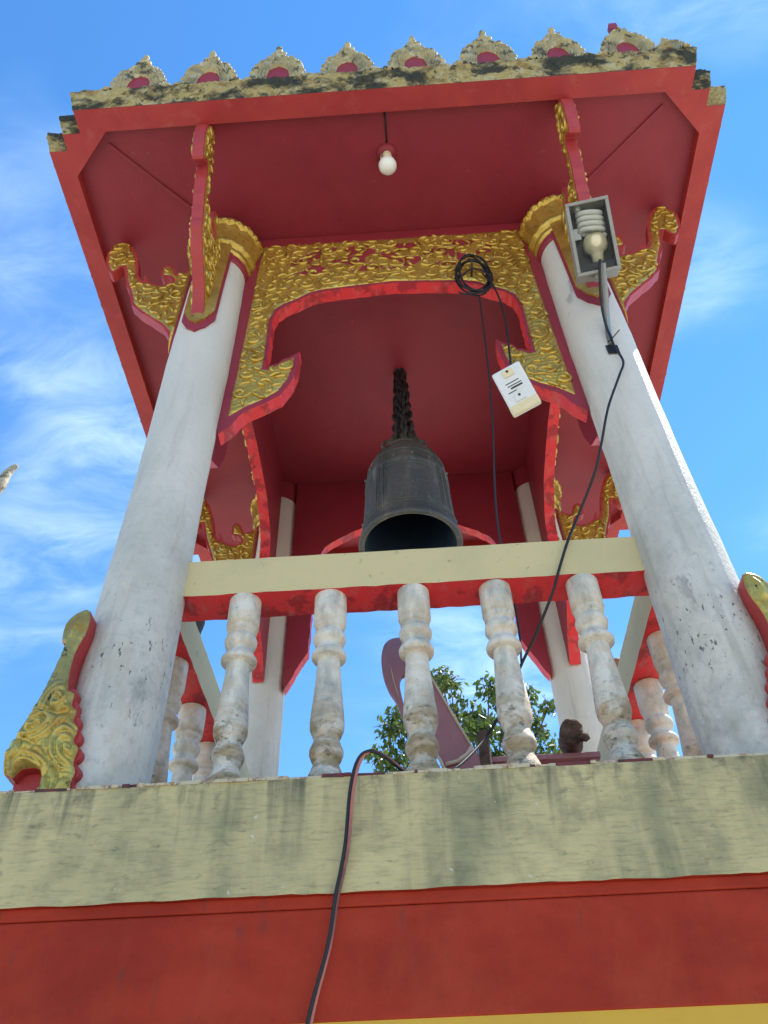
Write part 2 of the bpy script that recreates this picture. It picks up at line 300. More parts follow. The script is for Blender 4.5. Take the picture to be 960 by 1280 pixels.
def relief(name, poly, O, U, V, W, parent, seed=1, cell=.011, amp=.02, spacing=.1, lam=.034, mats=('gold', 'red'), holes=None, calm=None, scroll=None):
    poly = densify(poly, cell*1.5)
    if area2(poly) < 0: poly = poly[::-1]
    P = np.array(poly); xs = np.arange(P[:, 0].min()+cell/2, P[:, 0].max(), cell); ys = np.arange(P[:, 1].min()+cell/2, P[:, 1].max(), cell)
    X, Y = np.meshgrid(xs, ys); rng = np.random.default_rng(seed+99)
    X = (X+rng.uniform(-.25, .25, X.shape)*cell).ravel(); Y = (Y+rng.uniform(-.25, .25, Y.shape)*cell).ravel()
    k = inside(poly, X, Y); X = X[k]; Y = Y[k]; d = edge_dist(poly, X, Y); k = d > cell*.6; X = X[k]; Y = Y[k]
    vs = [Vector(p) for p in poly]+[Vector((a, b)) for a, b in zip(X, Y)]
    V2, _, F, *_r = delaunay_2d_cdt(vs, [], [list(range(len(poly)))], 1, 1e-6)
    A = np.array([(p.x, p.y) for p in V2]); d = edge_dist(poly, A[:, 0], A[:, 1])
    h = scroll_height(A[:, 0], A[:, 1], seed, spacing, lam)
    z = (.35+h)*amp*np.clip(d/.02, 0, 1)**.6; z[d < 1e-4] = -.003
    if calm is not None:      # plainer, lengthwise-ridged upper part
        w = np.clip((A[:, 1]-calm)/.06, 0, 1); zr = (.75+.2*np.cos(d*150))*amp*np.clip(d/.025, 0, 1)**.6; z = np.where(d < 1e-4, z, z*(1-w)+zr*w)
    rd = np.zeros(len(A), bool)
    if holes is not None:
        rd = holes(A[:, 0], A[:, 1], h) & (d > .02); z[rd] = .0015
    O, U, V, W = map(Vector, (O, U, V, W)); mb = MB()
    mb.v = [tuple(O+U*float(a)+V*float(b)+W*float(c)) for (a, b), c in zip(A, z)]
    for f in F: mb.f.append(list(f)); mb.m.append(1 if sum(rd[i] for i in f) >= 2 else 0); mb.sm.append(True)
    if scroll:                # curled flame scrolls standing proud of the ground
        rr = random.Random(seed*7+1); sp, Rs = scroll; pts = []; tries = 0
        lo = P.min(0); hi = P.max(0); cand = np.random.default_rng(seed).uniform(lo, hi, (6000, 2)); cand = cand[inside(poly, cand[:, 0], cand[:, 1])]; ced = edge_dist(poly, cand[:, 0], cand[:, 1])
        for c, e in zip(cand, ced):
            if e > Rs*.75 and all((c[0]-q[0])**2+(c[1]-q[1])**2 > sp*sp for q in pts): pts.append(c)
        big = len(pts)
        for c, e in zip(cand, ced):
            if e > .014 and all((c[0]-q[0])**2+(c[1]-q[1])**2 > (sp*(.54 if k < big else .34))**2 for k, q in enumerate(pts)): pts.append(c)
        for k, c in enumerate(pts):
            sg = rr.choice((-1, 1)); ph = rr.uniform(0, 6.28); line = []; rad = []
            if k < big:
                R0 = Rs*rr.uniform(.85, 1.15); turns = rr.uniform(.8, 1.15)
                for i in range(21): t = i/20; a = ph+sg*6.283*turns*t; r0 = R0*(.16+.84*t**.9); line.append((c[0]+r0*math.cos(a), c[1]+r0*math.sin(a))); rad.append(.0058+.0075*math.sin(math.pi*min(1, t*.9+.1)))
                a = ph+sg*6.283*turns; tx, ty = -sg*math.sin(a), sg*math.cos(a); ox, oy = math.cos(a), math.sin(a)
                L0 = rr.uniform(1.5, 2.6); bd_ = rr.uniform(.4, 1.1)
                for i in range(1, 8): t = i/7; line.append((c[0]+R0*ox+R0*L0*t*tx+R0*bd_*t*t*ox, c[1]+R0*oy+R0*L0*t*ty+R0*bd_*t*t*oy)); rad.append(.0105*(1-t)+.0015)
            else:
                l = sp*rr.uniform(.38, .62); b_ = rr.uniform(-.5, .5)
                for i in range(8): t = i/7-.5; line.append((c[0]+l*(t*math.cos(ph)-b_*t*t*2*math.sin(ph)), c[1]+l*(t*math.sin(ph)+b_*t*t*2*math.cos(ph)))); rad.append(.0015+.0095*math.sin(math.pi*(t+.5))**.7)
            X_ = np.array([q[0] for q in line]); Y_ = np.array([q[1] for q in line]); ok = inside(poly, X_, Y_)
            n_ = len(line) if ok.all() else int(np.argmin(ok))
            if n_ < 5: continue
            mb.tube([O+U*q[0]+V*q[1]+W*(amp*.42+.004) for q in line[:n_]], rad[:n_-1]+[.0015], 6, 0)
    o = mb.build(name, list(mats), parent)
    return o
def jit(a): return random.uniform(-a, a)

# ------------------------------------------------------------------ setting
GZ = -3.0
g = MB(); g.add([(-600, -600, GZ), (600, -600, GZ), (600, 600, GZ), (-600, 600, GZ)], [(0, 1, 2, 3)])
tag(g.build('ground', 'ground', recalc=False), kind='structure')

# ------------------------------------------------------------------ bell tower
CY = 1.087; CR = .149; PZ = -.357; PB = 1.36; SZ = 3.415; FZ = 3.353
tower = empty('bell_tower', (0, 0, GZ))
tag(tower, 'red, gold and white temple bell tower with round columns, balustrades and carved arches', 'bell tower')
def inv(o):       # keep world coordinates under the tower's Empty
    o.matrix_parent_inverse = Matrix.Translation((0, 0, -GZ)); return o

# platform: mouldy beige fascia with a slightly uneven lower edge, red underside
pf = MB(); nx = 90; PBX = 1.40
for s, (ax, bx_, lo, hi) in enumerate([((1, 0), (0, -PB), -PBX, PBX), ((0, 1), (PBX, 0), -PB, PB), ((-1, 0), (0, PB), -PBX, PBX), ((0, -1), (-PBX, 0), -PB, PB)]):
    vs = []; fs = []
    nrm = (ax[1], -ax[0])
    for i in range(nx+1):
        t = lo+(hi-lo)*i/nx
        e = 0 if i in (0, nx) else 1
        x, y = ax[0]*t+bx_[0], ax[1]*t+bx_[1]
        vs += [(x, y, PZ-.012), (x+nrm[0]*jit(.002)*e, y+nrm[1]*jit(.002)*e, PZ-.1), (x+nrm[0]*jit(.003)*e, y+nrm[1]*jit(.003)*e, PZ-.22), (x, y, -.669+e*(.0012*math.sin(t*9+s)+.0010*math.sin(t*31)+jit(.0012)))]
    for i in range(nx):
        for k in range(3): fs.append((4*i+k, 4*i+4+k, 4*i+5+k, 4*i+1+k))
    pf.add(vs, fs, 0, True)
pf.add([(-PBX, -PB, PZ-.012), (PBX, -PB, PZ-.012), (PBX, PB, PZ-.012), (-PBX, PB, PZ-.012)], [(0, 1, 2, 3)], 0)
pf.add([(-PBX, -PB, -.668), (PBX, -PB, -.668), (PBX, PB, -.668), (-PBX, PB, -.668)], [(3, 2, 1, 0)], 1)
plat = inv(pf.build('platform', ['fascia', 'redbeam'], tower))
# chipped finish along the top edge, in short broken lengths
ed = MB()
def edge_run(a, b):
    a = Vector(a); b = Vector(b); L = (b-a).length; d = (b-a)/L; nrm = Vector((d.y, -d.x, 0)); t = 0
    while t < L:
        l = min(random.choice([.008, .015, .02, .035, .06, .09]), L-t); h = random.uniform(.005, .0115); out = random.uniform(-.004, .006); m = random.choice([0, 0, 0, 0, 1])
        p = a+d*t; q = a+d*(t+l-.001)
        vs = []
        for z in (PZ-.012, PZ-.012+h):
            for (c, o) in ((p, out), (q, out), (q, -.06), (p, -.06)): vs.append(tuple(c+nrm*o+Vector((0, 0, z+jit(.0015)))))
        ed.add(vs, [(3, 2, 1, 0), (4, 5, 6, 7), (0, 1, 5, 4), (1, 2, 6, 5), (2, 3, 7, 6), (3, 0, 4, 7)], m); t += l
edge_run((-PBX, -PB, 0), (PBX, -PB, 0)); edge_run((PBX, -PB, 0), (PBX, PB, 0)); edge_run((-PBX, PB, 0), (-PBX, -PB, 0))
eo = ed.build('floor_edge', ['chipc', 'chipr'], plat); tag(eo, 'thin chipped cream and maroon floor edge')
fl = MB(); fl.box((-PBX+.05, -PB+.05, PZ-.02), (PBX-.05, PB-.05, PZ-.003)); fl.build('floor', 'chipr', plat)
# beam and wall underneath
bm_ = MB(); bm_.box((-PBX+.012, -1.347, -.698), (PBX-.012, 1.347, -.667)); inv(bm_.build('beam_lip', 'redbeam', tower, bevel=.004))
bm_ = MB(); bm_.box((-PBX+.015, -1.344, -.939), (PBX-.015, 1.344, -.6985)); inv(bm_.build('beam', 'redbeam', tower, bevel=.005))
wl_ = MB(); wl_.box((-PBX+.018, -1.341, GZ), (PBX-.018, 1.341, -.937)); inv(wl_.build('wall', 'yellow', tower))

# columns with capitals
def cap_fn(r, z, a, j):
    return r+.006*abs(math.sin(a*9))*(1 if z > .12 else .3)+(.007*math.sin(a*17+z*60)*math.sin(z*45+a*5) if z > .16 else 0)
colm = MB(); prof = [(CR+.004*math.sin(z*3.1)+(.004 if i % 7 == 3 else 0)*.4, PZ-.01+z) for i, z in enumerate(np.linspace(0, SZ-PZ, 40))]
colm.lathe(prof, 40, mfn=lambda j: 1 if prof[j][1] > 3.13 else 0); col_me = colm.mesh('column', ['white', 'red'])
capm = MB()
cprof = [(.150, -.06), (.166, -.05), (.171, -.02), (.166, .015), (.170, .02), (.183, .035), (.187, .06), (.175, .08), (.172, .085), (.19, .10), (.205, .125), (.20, .15), (.192, .16), (.194, .17), (.197, .19), (.200, .21), (.204, .23), (.208, .25), (.212, .27), (.217, .29), (.222, .31), (.227, .335), (.232, .36), (.225, .40), (.19, .41)]
capm.lathe(cprof, 72, fn=cap_fn, mfn=lambda j: 1 if j < 4 else (1 if j in (7,) else 0))
kf = [i for i, f in enumerate(capm.f) if not (math.pi*.78 < math.atan2(sum(capm.v[k][1] for k in f), sum(capm.v[k][0] for k in f)) % (2*math.pi) < math.pi*1.22)]
capm.f = [capm.f[i] for i in kf]; capm.m = [capm.m[i] for i in kf]; capm.sm = [capm.sm[i] for i in kf]
# jagged leaf rim at the top of the capital
for i in range(34):
    a = 2*math.pi*i/34; ca, sa = math.cos(a), math.sin(a); w = .024
    if math.pi*.74 < a < math.pi*1.26: continue
    w = random.uniform(.02, .027); h = random.uniform(.03, .05)
    b0 = Vector((ca*.215, sa*.215, .30)); tn = Vector((-sa, ca, 0)); rd_ = Vector((ca, sa, 0))
    vs = [b0-tn*w, b0+tn*w, b0+tn*w*.8+rd_*.026+Vector((0, 0, h*.8)), b0+rd_*.032+Vector((0, 0, h*1.15)), b0-tn*w*.8+rd_*.026+Vector((0, 0, h*.8)), b0+rd_*.02+Vector((0, 0, h*.5))]
    capm.add(vs, [(0, 1, 5), (1, 2, 5), (2, 3, 5), (3, 4, 5), (4, 0, 5)], 0)
cap_me = capm.mesh('capital', ['gold', 'red'])
for (x, y) in ((-1, -CY), (1, -CY), (-1, CY), (1, CY)):
    c = inv(link('column', col_me, tower)); c.location = (x, y, 0)
    k = link('capital', cap_me, c); k.location = (0, 0, 2.93); k.scale = (.94, .94, .80); k.rotation_euler.z = math.atan2(y, x)

# balustrades
bal_prof = [(.060, 0), (.060, .10), (.060, .13), (.057, .158), (.047, .183), (.041, .198), (.041, .206), (.047, .214), (.054, .232), (.0545, .245), (.050, .262), (.042, .279), (.0405, .288), (.0465, .297), (.0555, .322), (.0575, .345), (.055, .385), (.0495, .445), (.0445, .505), (.041, .56), (.0395, .588), (.0395, .5925), (.057, .5945), (.0615, .601), (.0620, .612), (.056, .624), (.0455, .637), (.043, .648), (.0435, .656), (.052, .663), (.0575, .676), (.058, .690), (.0545, .702), (.0475, .711), (.047, .720), (.0525, .724), (.0545, .736), (.0545, .748), (.0590, .750), (.0590, .80), (.0585, .872)]
RZB, RZT = .519, .695
BH = RZB-PZ+.004
def bal_mesh(i):
    mb = MB(); rr = random.Random(i)
    pr = [(r*(1+rr.uniform(-.02, .02)), z*BH/.872+rr.uniform(-.002, .002)*(0 < k < len(bal_prof)-1)) for k, (r, z) in enumerate(bal_prof)]
    mb.lathe(pr, 28)
    return mb.mesh('baluster', ['balu'])
bals = [bal_mesh(i) for i in range(4)]
def handrail(half):
    mb = MB(); n = 40; vs = []; W = .075
    ring = [(-W, RZB), (-W-.001, RZB+.09), (-W+.001, RZT-.004), (-W+.006, RZT), (W-.006, RZT), (W, RZT-.004), (W, RZB+.09), (W, RZB)]
    m_ = len(ring)
    for i in range(n+1):
        x = -half+2*half*i/n
        for k, (y, z) in enumerate(ring): vs.append((x, y+jit(.0008), z+(jit(.0025) if k in (0, 7) else jit(.0006))))
    mb.add(vs, [(i*m_+k, (i+1)*m_+k, (i+1)*m_+k+1, i*m_+k+1) for i in range(n) for k in range(m_-1)], 0)
    mb.add([v for i in range(n+1) for v in (vs[i*m_], vs[i*m_+7])], [(2*i, 2*i+1, 2*i+3, 2*i+2) for i in range(n)], 1)
    return mb.mesh('handrail', ['beige', 'redbright'])
hr_f = handrail(.90); hr_s = handrail(.975)
RY = 1.018
for (loc, rz, me, sp, nm) in (((0, -RY, 0), 0, hr_f, .311, 'front'), ((-.985, 0, 0), -math.pi/2, hr_s, .335, 'left'), ((.985, 0, 0), math.pi/2, hr_s, .335, 'right'), ((0, RY, 0), math.pi, hr_f, .311, 'back')):
    b = inv(empty('balustrade', loc, tower)); b.rotation_euler.z = rz
    tag(b, {'front': 'cream handrail with red underside on five weathered balusters, facing the viewer', 'left': 'side balustrade running back from the left front column', 'right': 'side balustrade running back from the right front column', 'back': 'far balustrade between the two back columns'}[nm])
    link('handrail', me, b)
    for k in range(5):
        o = link('baluster', bals[(k*3+len(nm)) % 4], b); o.location = ((k-2)*sp+jit(.006), -.02 if nm == 'front' else 0, PZ-.004); o.rotation_euler.z = random.uniform(0, 6)
        if nm == 'front': o.rotation_euler.x = jit(.008); o.rotation_euler.y = jit(.008)

# carved arch panels between the columns
half_gold = [(-.785, 3.30), (-.80, 2.30), (-.815, 1.615), (-.741, 1.685), (-.66, 1.735), (-.587, 1.80), (-.545, 1.90), (-.527, 1.995), (-.520, 2.10), (-.548, 2.065), (-.58, 2.05), (-.605, 2.015), (-.626, 2.012), (-.65, 1.985), (-.680, 1.995), (-.678, 2.19), (-.680, 2.45), (-.655, 2.56), (-.615, 2.61), (-.545, 2.655), (-.47, 2.72), (-.40, 2.742), (-.2, 2.765), (0, 2.785)]
half_board = [(-.853, 3.40), (-.853, 1.53), (-.84, 1.50), (-.80, 1.545), (-.741, 1.645), (-.66, 1.70), (-.575, 1.765), (-.525, 1.88), (-.505, 1.985), (-.500, 2.13), (-.545, 2.085), (-.58, 2.068), (-.605, 2.033), (-.626, 2.028), (-.655, 2.00), (-.666, 2.02), (-.662, 2.19), (-.664, 2.44), (-.640, 2.54), (-.605, 2.59), (-.54, 2.632), (-.462, 2.695), (-.395, 2.72), (-.2, 2.745), (0, 2.765)]
back_board = [(-.853, 3.40), (-.853, 1.53), (-.84, 1.48), (-.80, 1.56), (-.75, 1.67), (-.70, 1.76), (-.695, 1.95), (-.69, 2.08), (-.70, 2.25), (-.69, 2.44), (-.66, 2.58), (-.61, 2.70), (-.52, 2.77), (-.42, 2.83), (-.33, 2.875), (-.2, 2.885), (0, 2.89)]
def full(h): return h+[(-x, z) for x, z in h[::-1] if abs(x) > 1e-6]
def jag(poly, a, zmax):
    return [(x+jit(a)*(z < zmax and abs(x) < .84), z+jit(a)*(z < zmax and abs(x) < .84)) for x, z in densify(poly, .03)]
def panel_hole(x, z, h):
    m = np.sin(x*23+1.3*np.sin(z*31))+np.sin(z*37+2*np.sin(x*17)+1)
    return (np.abs(x) < .60) & (z > 2.92) & (z < 3.23) & (m > .0)
for nm, O, U, W in (('front', (0, -1.07, 0), (1, 0, 0), (0, -1, 0)), ('left', (-1.03, 0, 0), (0, -1, 0), (-1, 0, 0)), ('right', (1.03, 0, 0), (0, 1, 0), (1, 0, 0)), ('back', (0, 1.07, 0), (-1, 0, 0), (0, 1, 0))):
    sx = 1.0 if nm in ('front', 'back') else 1.105
    hb = half_board if nm != 'back' else back_board
    bd = [(x*sx, z) for x, z in jag(full(hb), .0035, 3.3)]
    mb = MB(); mb.prism(bd, O, U, (0, 0, 1), W, -.07, 0, 0, 1)
    p = inv(mb.build('arch_panel', ['red', 'redbright'], tower))
    if nm != 'back':
        gd = [(x*sx, z) for x, z in full(half_gold)]
        relief('carved_relief', gd, O, U, (0, 0, 1), W, p, seed={'front': 4, 'left': 8, 'right': 12}[nm], cell=.0068 if nm == 'front' else .016, amp=.007, spacing=.26, lam=.040, holes=panel_hole if nm == 'front' else None, scroll=(.118, .044) if nm == 'front' else (.13, .046))
    else:
        gd = [(x, z) for x, z in full([(a+.035 if a > -.8 else a+.03, b+.03) for a, b in back_board[1:-1]])]
tag(p, 'plain red arch board between the back columns')

# eave brackets
br = [(.155, 2.24), (.20, 2.315), (.266, 2.415), (.367, 2.522), (.451, 2.63), (.482, 2.735), (.544, 2.912), (.587, 3.085), (.625, 3.035), (.66, 3.02), (.712, 3.159), (.722, 3.302), (.661, 3.402), (.588, 3.332), (.524, 3.18), (.478, 2.968), (.440, 2.885), (.438, 2.96), (.40, 2.872), (.316, 2.829), (.266, 2.85), (.285, 2.915), (.345, 2.945), (.338, 3.055), (.283, 3.035), (.246, 2.945), (.155, 2.92)]
brs = smooth2(br, 3)
# scalloped lower edge
brs = [(d+(.004*math.sin(z*60) if (d > .2 and z < 3.0 and d > (z-2.0)*.3+.1) else 0), z) for d, z in brs]
brg = inset(smooth2(br, 3), .012)
BT = .030
def pad_poly(w, z0, z1): return [(-w, z0+.13), (-w*.55, z0+.045), (0, z0), (w*.55, z0+.045), (w, z0+.13), (w*1.05, z0+.5), (w*1.15, z1), (-w*1.15, z1), (-w*1.05, z0+.5)]
def bracket_meshes():
    mb = MB(); mb.prism(brs, (0, 0, 0), (1, 0, 0), (0, 0, 1), (0, 1, 0), -BT, BT, 0, 0)
    me = mb.mesh('eave_bracket', ['redband'])
    return me
br_me = bracket_meshes()
def pad_mesh():
    mb = MB()
    for (w, z0, z1, r0, mi) in ((.56, 2.10, 3.05, CR+.016, 1), (.47, 2.16, 3.06, CR+.028, 0)):
        poly = densify(pad_poly(w, z0, z1), .04); X, Y = np.meshgrid(np.arange(-.7, .7, .09), np.arange(z0, z1, .05)); X = X.ravel(); Y = Y.ravel()
        k = inside(poly, X, Y); X = X[k]; Y = Y[k]; k = edge_dist(poly, X, Y) > .02
        vs = [Vector(p) for p in poly]+[Vector((a, b)) for a, b in zip(X[k], Y[k])]
        V2, _, F, *_r = delaunay_2d_cdt(vs, [], [list(range(len(poly)))], 1, 1e-6)
        if area2(poly) < 0: poly = poly[::-1]
        mb.add([(r0*math.cos(p.x), r0*math.sin(p.x), p.y) for p in V2], [list(f) for f in F], mi, True)
        n = len(poly); q = [(r*math.cos(a), r*math.sin(a), z) for r in (r0, CR-.01) for a, z in poly]
        mb.add(q, [(i, (i+1) % n, n+(i+1) % n, n+i) for i in range(n)], mi)
    return mb.mesh('backing_pad', ['gold', 'red'])
pad_me = pad_mesh()
rel_me = None
for (x, y, rz) in ((-1, -CY, -math.pi/2), (-1, -CY, math.pi), (1, -CY, -math.pi/2), (1, -CY, 0), (-1, CY, math.pi), (1, CY, 0), (-1, CY, math.pi/2), (1, CY, math.pi/2)):
    b = inv(link('eave_bracket', br_me, tower)); b.location = (x, y, 0); b.rotation_euler.z = rz
    link('backing_pad', pad_me, b)
    for sd in (1, -1):
        if rel_me is None or len(rel_me) < 2:
            o = relief('carved_relief', brg, (0, sd*BT, 0), (1, 0, 0), (0, 0, 1), (0, sd, 0), b, seed=21+sd, cell=.0085, amp=.007, spacing=.26, lam=.040, scroll=(.118, .043))
            rel_me = (rel_me or [])+[o.data]
        else: link('carved_relief', rel_me[0 if sd == 1 else 1], b)

# corner ornaments on the platform
orn = [(-1.095, .327), (-1.133, .322), (-1.161, .288), (-1.168, .250), (-1.160, .202), (-1.148, .180), (-1.172, .012), (-1.214, -.158), (-1.224, -.19), (-1.214, -.255), (-1.19, -.270), (-1.178, -.275), (-1.160, -.250), (-1.118, -.247), (-1.10, -.265), (-1.094, -.30), (-1.088, -.345), (-1.003, -.345), (-1.006, -.30), (-1.000, -.265), (-1.013, -.235), (-1.010, -.19), (-1.030, -.165), (-1.026, -.125), (-1.046, -.095), (-1.046, -.06), (-1.066, -.04), (-1.068, 0), (-1.092, .018), (-1.103, .077), (-1.104, .161), (-1.086, .248)]
def ornament(sg):
    sm_ = smooth2(orn, 3); pl = [((x if sg < 0 else -x), z) for x, z in sm_]
    mb = MB(); mb.prism(pl, (0, -1.27, 0), (1, 0, 0), (0, 0, 1), (0, 1, 0), .0, .115, 0, 0)
    x0, x1 = sorted((sg*1.19, sg*1.085)); mb.box((x0, -1.235, -.355), (x1, -1.16, -.245), 0)   # red block inside the hollow at the foot
    for (ex, ez) in ((-1.012, -.318), (-1.014, -.262), (-1.022, -.205), (-1.036, -.150), (-1.052, -.098), (-1.072, -.045), (-1.088, .003)):
        mb.tube([((ex if sg < 0 else -ex), y_, ez) for y_ in (-1.262, -1.15)], .024, 12)
    o = inv(mb.build('corner_ornament', ['redband'], tower, bevel=.004))
    tag(o, 'weathered gold flame ornament with red edge against the %s front column' % ('left' if sg < 0 else 'right'))
    relief('carved_relief', pl, (0, -1.27, 0), (1, 0, 0), (0, 0, 1), (0, -1, 0), o, seed=33 if sg < 0 else 37, cell=.005, amp=.026, spacing=.115, lam=.036, mats=('goldw', 'red'), calm=.0)
ornament(-1); ornament(1)

# roof: redented eave outline, frame, soffit, mossy trim, antefixes, tiers
RX, R1, R2 = 1.905, 1.80, 1.70
Q = [(R2, -1.912), (R2, -1.79), (R1, -1.79), (R1, -1.70), (RX, -1.70)]
outer = []
for k in range(4):
    q = Q
    if k == 0: outer += q
    elif k == 1: outer += [(x, -y) for x, y in q[::-1]]
    elif k == 2: outer += [(-x, -y) for x, y in q]
    else: outer += [(-x, y) for x, y in q[::-1]]
IN, CH = 1.79, 1.555
inner = [(CH, -IN), (IN, -CH), (IN, CH), (CH, IN), (-CH, IN), (-IN, CH), (-IN, -CH), (-CH, -IN)]
roof = inv(empty('roof', (0, 0, 0), tower)); tag(roof, 'red eave with stepped corners and a mossy gold edge')
fr = MB(); allp = outer+inner
tri = tessellate_polygon([[Vector((x, y, 0)) for x, y in outer], [Vector((x, y, 0)) for x, y in inner]])
fr.add([(x, y, FZ) for x, y in allp], [list(t) for t in tri], 0)
n = len(inner); fr.add([(x, y, z) for z in (FZ, SZ+.01) for x, y in inner], [(i, (i+1) % n, n+(i+1) % n, n+i) for i in range(n)], 0)
n = len(outer); fr.add([(x, y, z) for z in (FZ, FZ+.12) for x, y in outer], [(i, (i+1) % n, n+(i+1) % n, n+i) for i in range(n)], 0)
fr.build('eave_frame', 'redband', roof)
sf = MB(); n = 26; vs = [(-1.792+3.584*i/n, -1.792+3.584*j/n, SZ+.0025*math.sin(i*1.3+j*.7)) for j in range(n+1) for i in range(n+1)]
sf.add(vs, [(j*(n+1)+i, j*(n+1)+i+1, (j+1)*(n+1)+i+1, (j+1)*(n+1)+i) for j in range(n) for i in range(n)], 0, True)
sf.build('soffit', 'red', roof)
for sx, sy in ((-1, -1), (1, -1)):
    jb = MB(); a = Vector((sx*1.12, sy*1.22, SZ-.004)); b = Vector((sx*1.58, sy*1.70, SZ-.004)); d = (b-a).normalized(); w = Vector((-d.y, d.x, 0))*.012
    jb.add([a-w, b-w, b+w, a+w, a-w-Vector((0, 0, .006)), b-w-Vector((0, 0, .006)), b+w-Vector((0, 0, .006)), a+w-Vector((0, 0, .006))], [(0, 1, 2, 3), (4, 5, 6, 7), (0, 1, 5, 4), (1, 2, 6, 5), (2, 3, 7, 6), (3, 0, 4, 7)])
    jb.build('soffit_joint', 'red', roof)
# eave trim
tp = [(.001, FZ+.003), (.003, FZ+.012), (.008, FZ+.028), (.012, FZ+.045), (.017, FZ+.06), (.021, FZ+.08), (.029, FZ+.105), (.036, FZ+.13), (.043, FZ+.155), (.044, FZ+.175), (.03, FZ+.18), (-.04, FZ+.182)]
area = sum(outer[i][0]*outer[(i+1) % len(outer)][1]-outer[(i+1) % len(outer)][0]*outer[i][1] for i in range(len(outer)))
def offs(poly, d): return inset(poly, -d)
mbt = MB(); rows = []
oc = outer if area > 0 else outer[::-1]
seglens = [max(2, int((Vector(oc[(i+1) % len(oc)])-Vector(oc[i])).length/.014)) for i in range(len(oc))]
for (o_, z) in tp:
    pl = offs(oc, o_); row = []
    for i in range(len(pl)):
        a = Vector(pl[i]); b = Vector(pl[(i+1) % len(pl)])
        for j in range(seglens[i]): row.append(a.lerp(b, j/seglens[i]))
    rows.append([(p, z) for p in row])
nn = len(rows[0]); rngt = np.random.default_rng(5); s0 = np.cumsum(np.full(nn, .014))
for j, row in enumerate(rows):
    for i, (p, z) in enumerate(row):
        leafy = .006*math.sin(s0[i]*46+j*1.1)*math.sin(j*1.7+s0[i]*9)
        k = leafy+rngt.uniform(-.004, .004) if 1 < j < 10 else 0
        c = p.normalized()*k; mbt.v.append((p.x+c.x, p.y+c.y, z+(rngt.uniform(-.003, .003) if 1 < j < 10 else 0)))
for j in range(len(rows)-1):
    for i in range(nn):
        k = (i+1) % nn; mbt.f.append([j*nn+i, j*nn+k, (j+1)*nn+k, (j+1)*nn+i]); mbt.m.append(0); mbt.sm.append(False)
tt_ = tessellate_polygon([[Vector((x, y, 0)) for x, y in offs(oc, -.04)]]); mbt.add([(x, y, FZ+.182) for x, y in offs(oc, -.04)], [list(t) for t in tt_], 0)
tag(mbt.build('eave_trim', 'moss', roof), 'cream-gold plaster edge blotched with black moss')
# antefixes
def blob(mb, c, r, mi):
    t = (1+5**.5)/2; vs = [(-1,t,0),(1,t,0),(-1,-t,0),(1,-t,0),(0,-1,t),(0,1,t),(0,-1,-t),(0,1,-t),(t,0,-1),(t,0,1),(-t,0,-1),(-t,0,1)]
    fs = [(0,11,5),(0,5,1),(0,1,7),(0,7,10),(0,10,11),(1,5,9),(5,11,4),(11,10,2),(10,7,6),(7,1,8),(3,9,4),(3,4,2),(3,2,6),(3,6,8),(3,8,9),(4,9,5),(2,4,11),(6,2,10),(8,6,7),(9,8,1)]
    a = random.uniform(0, 6); ca, sa = math.cos(a), math.sin(a); k = r/1.9
    mb.add([(c[0]+(x*ca-z*sa)*k, c[1]+y*k*.8, c[2]+(x*sa+z*ca)*k) for x, y, z in vs], fs, mi, True)
def antefix_mesh(seed, broken=False):
    random.seed(seed); mb = MB(); n = 26
    def arch(w, h, t, pw):      # arch, t 0..1 from left foot to right foot; the outer ones are pointed
        a = math.pi*t; x = -math.cos(a); z = math.sin(a); pt = .04+.2*(w-.066)/.09; z = z**(pw*(.55+4.9*(w-.066)))*(1+pt*math.exp(-(x/.22)**2)); return (w*x*(1-.12*z), h*z)
    rings = [(.066, .150, -.004), (.072, .157, .014), (.080, .165, .004), (.088, .173, .018), (.097, .182, .006), (.106, .191, .022), (.118, .202, .008), (.134, .217, .026), (.150, .232, .012), (.157, .238, -.02)]
    o = len(mb.v)
    for (w, h, d) in rings:
        for i in range(n+1):
            x, z = arch(w, h, i/n, .8); mb.v.append((x, -d+jit(.002), z))
    for j in range(len(rings)-1):
        for i in range(n): mb.f.append([o+j*(n+1)+i, o+j*(n+1)+i+1, o+(j+1)*(n+1)+i+1, o+(j+1)*(n+1)+i]); mb.m.append(0); mb.sm.append(True)
    # red niche and back
    vs = [arch(.068, .152, i/n, .8) for i in range(n+1)]; mb.add([(x, .004, z) for x, z in vs], [list(range(n+1))], 1)
    vs = [arch(.157, .238, i/n, .8) for i in range(n+1)]; mb.add([(x, .02, z) for x, z in vs], [list(range(n+1))], 0)
    for i in range(17):
        t = .01+.98*i/16; x, z = arch(.152, .234, t, .8); blob(mb, (x+jit(.005), -.010, z+jit(.005)), random.uniform(.014, .024), 0)
    for sx in (-1, 1): blob(mb, (sx*.168, -.006, .02), .022, 0); blob(mb, (sx*.19, -.004, .005), .018, 0)
    if not broken:
        for z, r in ((.285, .024), (.31, .021), (.335, .022), (.352, .016)): blob(mb, (jit(.003), -.006, z), r, 0)
        blob(mb, (.03, -.012, .268), .018, 0); blob(mb, (-.028, -.012, .262), .016, 0)
    else:
        mb.box((-.045, -.02, .28), (.0, .02, .345), 1); blob(mb, (-.01, 0, .272), .026, 0); blob(mb, (.03, 0, .262), .02, 0)
    return mb.mesh('antefix', ['goldp', 'red'])
am = [antefix_mesh(1), antefix_mesh(2), antefix_mesh(3)]; amb = antefix_mesh(4, True)
random.seed(11)
